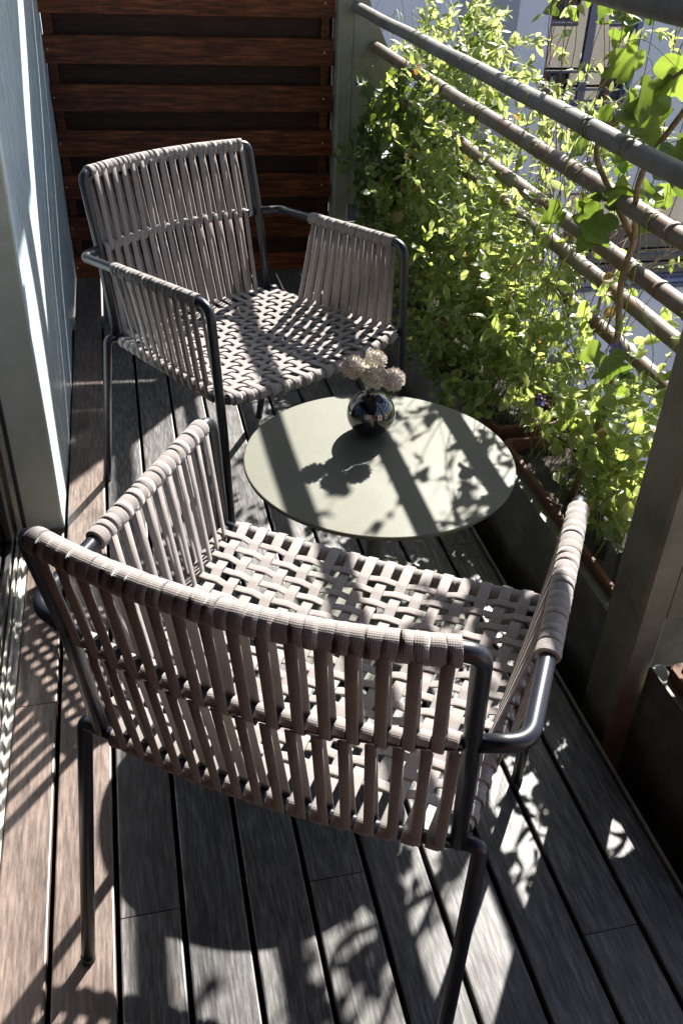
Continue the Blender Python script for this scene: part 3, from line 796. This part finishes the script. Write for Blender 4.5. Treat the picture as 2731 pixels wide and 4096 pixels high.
class Plant:
    def __init__(self, name, loc, label, cat, nsingle=110):
        self.o = empty(name, loc); self.loc = Vector(loc); tag(self.o, label, cat)
        self.leaves = []; self.stems = {}; self.ns = nsingle
    def leaf(self, key, p, d, nrm, s): self.leaves.append((key, R.randrange(len(LEAF[key])), leaf_matrix(p, d, nrm, s), s, p))
    def stem(self, path, r, m, n=5, name='stem'):
        mb = self.stems.setdefault((name, m), MB())
        path = [Vector(p)-self.loc for p in path]
        if not hasattr(r, '__len__'): r = [lerp(r, r*.5, i/(len(path)-1)) for i in range(len(path))]
        mb.tube(path, r, n)
    def finish(self, score=None):
        for (name, m), mb in self.stems.items(): mb.build(name, M[m], self.o)
        sc_ = score or (lambda s, p: s/(p-CAMP).length*(1.0+2.0*max(0, 1.15-p.x)))
        self.leaves.sort(key=lambda l: -sc_(l[3], l[4]))
        T = Matrix.Translation(-self.loc)
        for key, i, mt, s, p in self.leaves[:self.ns]:
            o = bpy.data.objects.new('leaf', LEAF[key][i][3]); COL.objects.link(o); o.parent = self.o; o.matrix_local = T @ mt
        rest = self.leaves[self.ns:]
        if rest:
            vs = []; fs = []; ms = []; mats = []
            for key, i, mt, s, p in rest:
                lv, lf, lm, me = LEAF[key][i]; b = len(vs); mm = T @ mt
                a, bb, c = mm[0], mm[1], mm[2]
                vs.extend([(a[0]*x+a[1]*y+a[2]*z+a[3], bb[0]*x+bb[1]*y+bb[2]*z+bb[3], c[0]*x+c[1]*y+c[2]*z+c[3]) for x, y, z in lv])
                for f, q in zip(lf, lm):
                    fs.append([b+k for k in f]); mt_ = me.materials[q]
                    if mt_ not in mats: mats.append(mt_)
                    ms.append(mats.index(mt_))
            me = bpy.data.meshes.new('foliage'); me.from_pydata(vs, [], fs)
            for x in mats: me.materials.append(x)
            me.polygons.foreach_set('material_index', ms); me.polygons.foreach_set('use_smooth', [True]*len(fs)); me.update()
            o = bpy.data.objects.new('foliage', me); COL.objects.link(o); o.parent = self.o; o['kind'] = 'stuff'
def rv(a=1.0): return Vector((R.uniform(-a, a), R.uniform(-a, a), R.uniform(-a, a)))
def walk(p, d, L, step=.025, wob=.25, grav=-.03, bias=None):
    """arching shoot"""
    p = Vector(p); d = Vector(d).normalized(); pts = [p.copy()]; n = int(L/step)
    for i in range(n):
        d = (d+rv(wob)*.5+Vector((0, 0, grav*(i/n)*2))).normalized()
        if bias: d = (d+bias(p)).normalized()
        p = p+d*step; pts.append(p.copy())
    return pts
def hull(p, xa=.905):
    """keep shoots round the railing plane, out of the sitting area and below the top pipes"""
    b = Vector((0, 0, 0))
    xin = xa if p.z > .21 else .94
    if p.x < xin+.02: b.x += .5
    if p.x > 1.30: b.x -= .3
    top = lerp(.70, 1.02, min(1, max(0, (p.y-1.9)/1.5)))
    if p.z > top: b.z -= .5
    if p.z < .2: b.z += .5
    if p.y < 1.26: b.y += .6
    if p.y > 3.72: b.y -= .6
    return b
def post_hit(p): return (1.09 < p.y < 1.235 and .84 < p.x < 1.32) or (3.76 < p.y < 3.90 and .84 < p.x)
def vinca_plant(y0, y1, n, label, keyset=('vinca', 'vinca', 'vinca', 'vinca_green', 'vinca_green', 'narrow', 'dry'), ns=110, lmin=.35, lmax=.85, spill=0):
    P = Plant('periwinkle_plant', (1.03, (y0+y1)/2, .158), label, 'plant', ns)
    for i in range(n):
        s = V(R.uniform(.95, 1.11), R.uniform(y0, y1), .16)
        lean = V(R.uniform(-.55, .45), R.uniform(-.5, .5), 1)
        pts = walk(s, lean, R.uniform(lmin, lmax), .022, .30, R.uniform(-.16, .0), (lambda xa: (lambda p: hull(p, xa)))(R.choice((.835, .86, .885, .905, .93, .95))))
        pts = [p for p in pts if not post_hit(p)]
        if len(pts) < 5: continue
        P.stem(pts, .0014, 'stem_green', 4)
        st = R.randrange(2, 6)
        for k in range(st, len(pts)-1):
            t = (pts[k+1]-pts[k-1]).normalized(); q = R.random()*2*pi
            if R.random() < .28: continue
            side = t.orthogonal().normalized(); side.rotate(Matrix.Rotation(q, 3, t)) if hasattr(side, 'rotate') else None
            sz = R.uniform(.020, .045)*(1.0 if k < len(pts)-4 else .65)
            for sg in (1, -1):
                if R.random() < .12: continue
                dd = side*sg+t*R.uniform(.1, .7)+rv(.25)
                nr = V(-.35, -.25, .8)+rv(.75)
                kk = R.choice(keyset)
                if kk == 'dry' and R.random() < .75: kk = 'vinca'
                P.leaf(kk, pts[k], dd, nr, sz*(1.15 if kk == 'narrow' else 1))
    for i in range(spill):
        s = V(R.uniform(.94, .99), R.uniform(y0, y1), .165)
        pts = [s, s+V(-.015, 0, .05)]; pts += walk(pts[-1], V(-1, R.uniform(-.6, .6), R.uniform(.3, 1.3)), R.uniform(.10, .28), .018, .35, -.55, lambda p: V(.6 if p.x < .845 else 0, 0, .5 if p.z < .07 else 0))[1:]
        P.stem(pts, .0013, 'stem_green', 4)
        for k in range(2, len(pts)):
            for sg in range(2):
                if R.random() < .2: continue
                P.leaf(R.choice(('vinca', 'vinca', 'vinca_green')), pts[k], rv(1)+V(-.4, -.3, -.2), V(-.6, -.4, .8)+rv(.6), R.uniform(.020, .040))
    P.finish(); return P
vinca_plant(1.32, 1.92, 40, 'sparse variegated periwinkle in the flower box next to the near steel post', ns=150, lmin=.25, lmax=.75)
vinca_plant(2.02, 2.68, 84, 'dense variegated periwinkle mound filling the middle flower box', ns=150, spill=22)
vinca_plant(2.80, 3.48, 88, 'tall leafy periwinkle tangle climbing beside the far steel post', ns=130, lmin=.5, lmax=1.05, spill=30)
vinca_plant(.42, 1.04, 34, 'few periwinkle shoots in the box beyond the near steel post', ns=60, lmin=.12, lmax=.35)

# hanging long tendrils belong to an ivy climbing the far post
P = Plant('ivy_vine', (.975, 3.62, .158), 'dark green lobed ivy hanging in front of the far steel post', 'ivy', 150)
for i in range(34):
    s = V(R.uniform(.94, 1.02), R.uniform(3.3, 3.70), R.uniform(.16, .2))
    pts = walk(s, V(R.uniform(-.25, .15), R.uniform(-.4, .3), 1.6), R.uniform(.5, 1.0), .025, .28, -.05, hull)
    pts = [p for p in pts if not post_hit(p)]
    if len(pts) < 5: continue
    P.stem(pts, .0018, 'bark' if R.random() < .4 else 'stem_red', 4)
    for k in range(3, len(pts)):
        if R.random() < .25: continue
        P.leaf(R.choice(('ivy', 'ivy3')), pts[k]+rv(.015), rv(1)+V(-.2, -.2, -.5), V(-.5, -.6, .6)+rv(.6), R.uniform(.035, .062))
P.finish()

# woody ivy trunk at the near pot
P = Plant('ivy_vine', (1.0, 1.67, .158), 'ivy with a thick woody stem twisting up across the rusty pipes', 'ivy', 130)
trunk = [(1.0, 1.67, .159), (1.015, 1.665, .30), (1.03, 1.655, .45), (1.045, 1.70, .60), (1.04, 1.73, .70), (1.03, 1.69, .80), (.985, 1.65, .92), (.965, 1.60, .99), (.985, 1.55, 1.08), (.97, 1.45, 1.2)]
P.stem(fillet(trunk, .2, 5), [.011]*0+[lerp(.0088, .005, i/(len(fillet(trunk, .2, 5))-1)) for i in range(len(fillet(trunk, .2, 5)))], 'bark', 8, 'trunk')
br = [(1.03, 1.69, .80), (.985, 1.74, .885), (.955, 1.80, .955), (.955, 1.75, 1.02), (.985, 1.66, 1.09), (1.0, 1.56, 1.17)]
bp = fillet(br, .1, 5); P.stem(bp, [lerp(.0075, .004, i/(len(bp)-1)) for i in range(len(bp))], 'bark', 7, 'branch')
for i in range(7):
    b = Vector(R.choice(trunk[2:]+br)); b = b + rv(.02)
    pts = walk(b, V(R.uniform(-.1, 1), R.uniform(-1, 1), R.uniform(-.4, .8)), R.uniform(.12, .30), .025, .35, -.12)
    pts = [p for p in pts if not post_hit(p)]
    if len(pts) < 3: continue
    P.stem(pts, .0016, 'stem_red', 4)
    for k in range(2, len(pts)):
        if R.random() < .25: continue
        big = pts[k].z > .8
        P.leaf(R.choice(('ivy', 'ivy3')), pts[k]+rv(.02), rv(1)+V(-.1, -.2, -.6), V(-.5, -.6, .6)+rv(.6), R.uniform(.03, .055) if big else R.uniform(.028, .05))
# big leaves seen against the light
for p, dd, s in [((.955, 1.66, 1.06), (.2, -.6, -.5), .085), ((.975, 1.60, 1.10), (-.3, .5, -.4), .095), ((.99, 1.56, 1.02), (.2, -.3, -.8), .09), ((1.0, 1.62, 1.16), (.3, -.2, -.7), .10), ((.97, 1.72, 1.12), (-.2, .6, .2), .075),
                 ((.965, 1.87, .985), (-.2, .6, .4), .055), ((.96, 1.84, .96), (-.3, .4, -.5), .05), ((.975, 1.90, .97), (0, .6, -.3), .045), ((.965, 1.72, .85), (-.3, .2, -.9), .09), ((.985, 1.70, .87), (.1, .3, .9), .06), ((.955, 1.57, .60), (.2, -.2, -.9), .075), ((.95, 1.60, .60), (-.8, .2, -.4), .05), ((1.02, 1.50, 1.12), (.1, -.4, -.9), .10), ((1.03, 1.48, 1.02), (.3, -.2, -.9), .09)]:
    P.leaf('ivy' if s > .05 else 'ivy3', V(*p), V(*dd), V(-.5, -.55, .55)+rv(.35), s)
P.finish(lambda s, p: s/(p-CAMP).length)

# jasmine beyond the railing
P = Plant('jasmine_shrub', (1.24, 2.9, .158), 'light yellow-green small-leaved jasmine sprawling outside the pipes', 'shrub', 150)
for i in range(84):
    y = R.uniform(1.9, 4.3)
    s = V(R.uniform(1.15, 1.25), min(y, 3.6), R.uniform(.16, .5))
    pts = walk(s, V(R.uniform(-.1, .5), R.uniform(-.2, .5), R.uniform(.7, 1.5)), R.uniform(.5, 1.0)+(.45 if i % 4 == 0 else 0), .022, .3, -.06, lambda p: V(.3 if p.x < 1.1+.0 else (-.2 if p.x > 1.75 else 0), 0, -.4 if p.z > (1.06 if i % 4 else 1.5) else 0))
    pts = [p for p in pts if not post_hit(p)]
    if len(pts) < 6: continue
    P.stem(pts, .0015, 'bark' if i % 3 else 'stem_red', 4)
    for k in range(5, len(pts)):
        if pts[k].z < .72 or (pts[k].y < 2.85 and pts[k].z > .86 and R.random() < .75): continue
        t = (pts[min(k+1, len(pts)-1)]-pts[k-1]).normalized()
        for sg in range(3):
            if R.random() < .25: continue
            P.leaf('jasmine', pts[k], t*R.uniform(.3, .9)+rv(.8), V(-.2, -.2, .8)+rv(.8), R.uniform(.028, .052))
for i in range(20):
    s = V(R.uniform(1.14, 1.26), R.uniform(2.0, 2.75), R.uniform(.2, .45))
    pts = walk(s, V(R.uniform(-.05, .12), R.uniform(-.1, .1), 1.5), R.uniform(.85, 1.2), .024, .20, -.02, lambda p: V(.25 if p.x < 1.05 else (-.2 if p.x > 1.4 else 0), 0, .12))
    P.stem(pts, .0016, 'stem_red', 4)
    for k in range(8, len(pts)):
        if pts[k].z < 1.12 or R.random() < .25: continue
        P.leaf('jasmine' if R.random() < .5 else 'ivy3', pts[k]+rv(.012), rv(1)+V(-.1, -.1, -.2), V(-.3, -.4, .7)+rv(.8), R.uniform(.028, .046))
P.finish(lambda s, p: s/(p-CAMP).length)

# long thin tendrils over the pipes
P = Plant('tendril_vine', (.97, 2.3, .16), 'bare thin green tendrils arching over the grey pipes', 'vine', 0)
for i in range(75):
    y = R.uniform(1.5, 3.7); s = V(R.uniform(.95, 1.05), y, .17)
    top = R.uniform(.25, .70) if i > 16 else R.uniform(.7, 1.05)
    pts = fillet([s, s+V(R.uniform(-.05, .08), R.uniform(-.18, .18), top*.4), s+V(R.uniform(-.05, .05), R.uniform(-.15, .15), top*.75), s+V(R.uniform(-.07, .07), R.uniform(-.25, .25), top), s+V(R.uniform(-.10, .08), R.uniform(-.25, .25), top*R.uniform(.6, .95))], .3, 8)
    pts = [p for p in pts if not post_hit(p)]
    if len(pts) > 5: P.stem(pts, .0014, 'stem_green', 4)
for i in range(26):
    px, pz, pr, _ = PIPES[1+i % 3]; y = R.uniform(1.45, 3.6); n = 22; turns = R.uniform(.8, 1.8); a0 = R.uniform(0, 6)
    P.stem([V(px+cos(a0+2*pi*turns*k/n)*(pr+.0022), y+R.uniform(-.002, .002)+k/n*R.uniform(.02, .05), pz+sin(a0+2*pi*turns*k/n)*(pr+.0022)) for k in range(n)], .0014, 'stem_green', 4)
P.finish()
# two periwinkle blossoms
for p, lab in [((.985, 1.88, .33), 'violet periwinkle blossom low above the terracotta box'), ((.99, 1.60, .60), 'violet periwinkle blossom beside the large ivy leaf')]:
    mb = MB()
    for k in range(5):
        a = 2*pi*k/5; b = len(mb.v)
        for r_2, da, z in ((.002, 0, 0), (.012, -.35, .004), (.018, -.1, .003), (.017, .35, .005), (.009, .45, .002)):
            mb.v.append((r_2*cos(a+da), r_2*sin(a+da), z))
        mb.face([b, b+1, b+2, b+3, b+4])
    mb.tube([(0, 0, -.05), (0, 0, .001)], .0012, 4)
    o = mb.build('blossom', M['purple']); o.location = p; o.rotation_euler = (radians(50), 0, radians(-40)); tag(o, lab, 'blossom')
# veins on the ivy leaves that are single objects (leaf space: stalk at the origin, tip along +Y)
m = M['ivy_veined'] = M['ivy'].copy(); m.name = 'ivy_leaf_veined'
p = bs(m); old = p.inputs['Base Color'].links[0].from_socket
tc = N(m, 'ShaderNodeTexCoord'); sx = N(m, 'ShaderNodeSeparateXYZ'); K(m, tc.outputs['Object'], sx.inputs[0])
ang = math_(m, 'ARCTAN2', sx.outputs[0], sx.outputs[1]); pp = math_(m, 'PINGPONG', ang, .33)
rad_ = math_(m, 'SQRT', math_(m, 'ADD', math_(m, 'MULTIPLY', sx.outputs[0], sx.outputs[0]), math_(m, 'MULTIPLY', sx.outputs[1], sx.outputs[1])))
dist = math_(m, 'MULTIPLY', pp, rad_)
vein = math_(m, 'MULTIPLY', math_(m, 'LESS_THAN', dist, .013), .55)
K(m, mixc(m, vein, old, (.17, .22, .07)), p.inputs['Base Color'])
for o in bpy.data.objects:
    if o.name.split('.')[0] == 'leaf' and o.data and o.data.materials and o.data.materials[0] == M['ivy']:
        o.data.materials[0] = m
        if len(o.data.materials) > 1: o.data.materials[1] = m
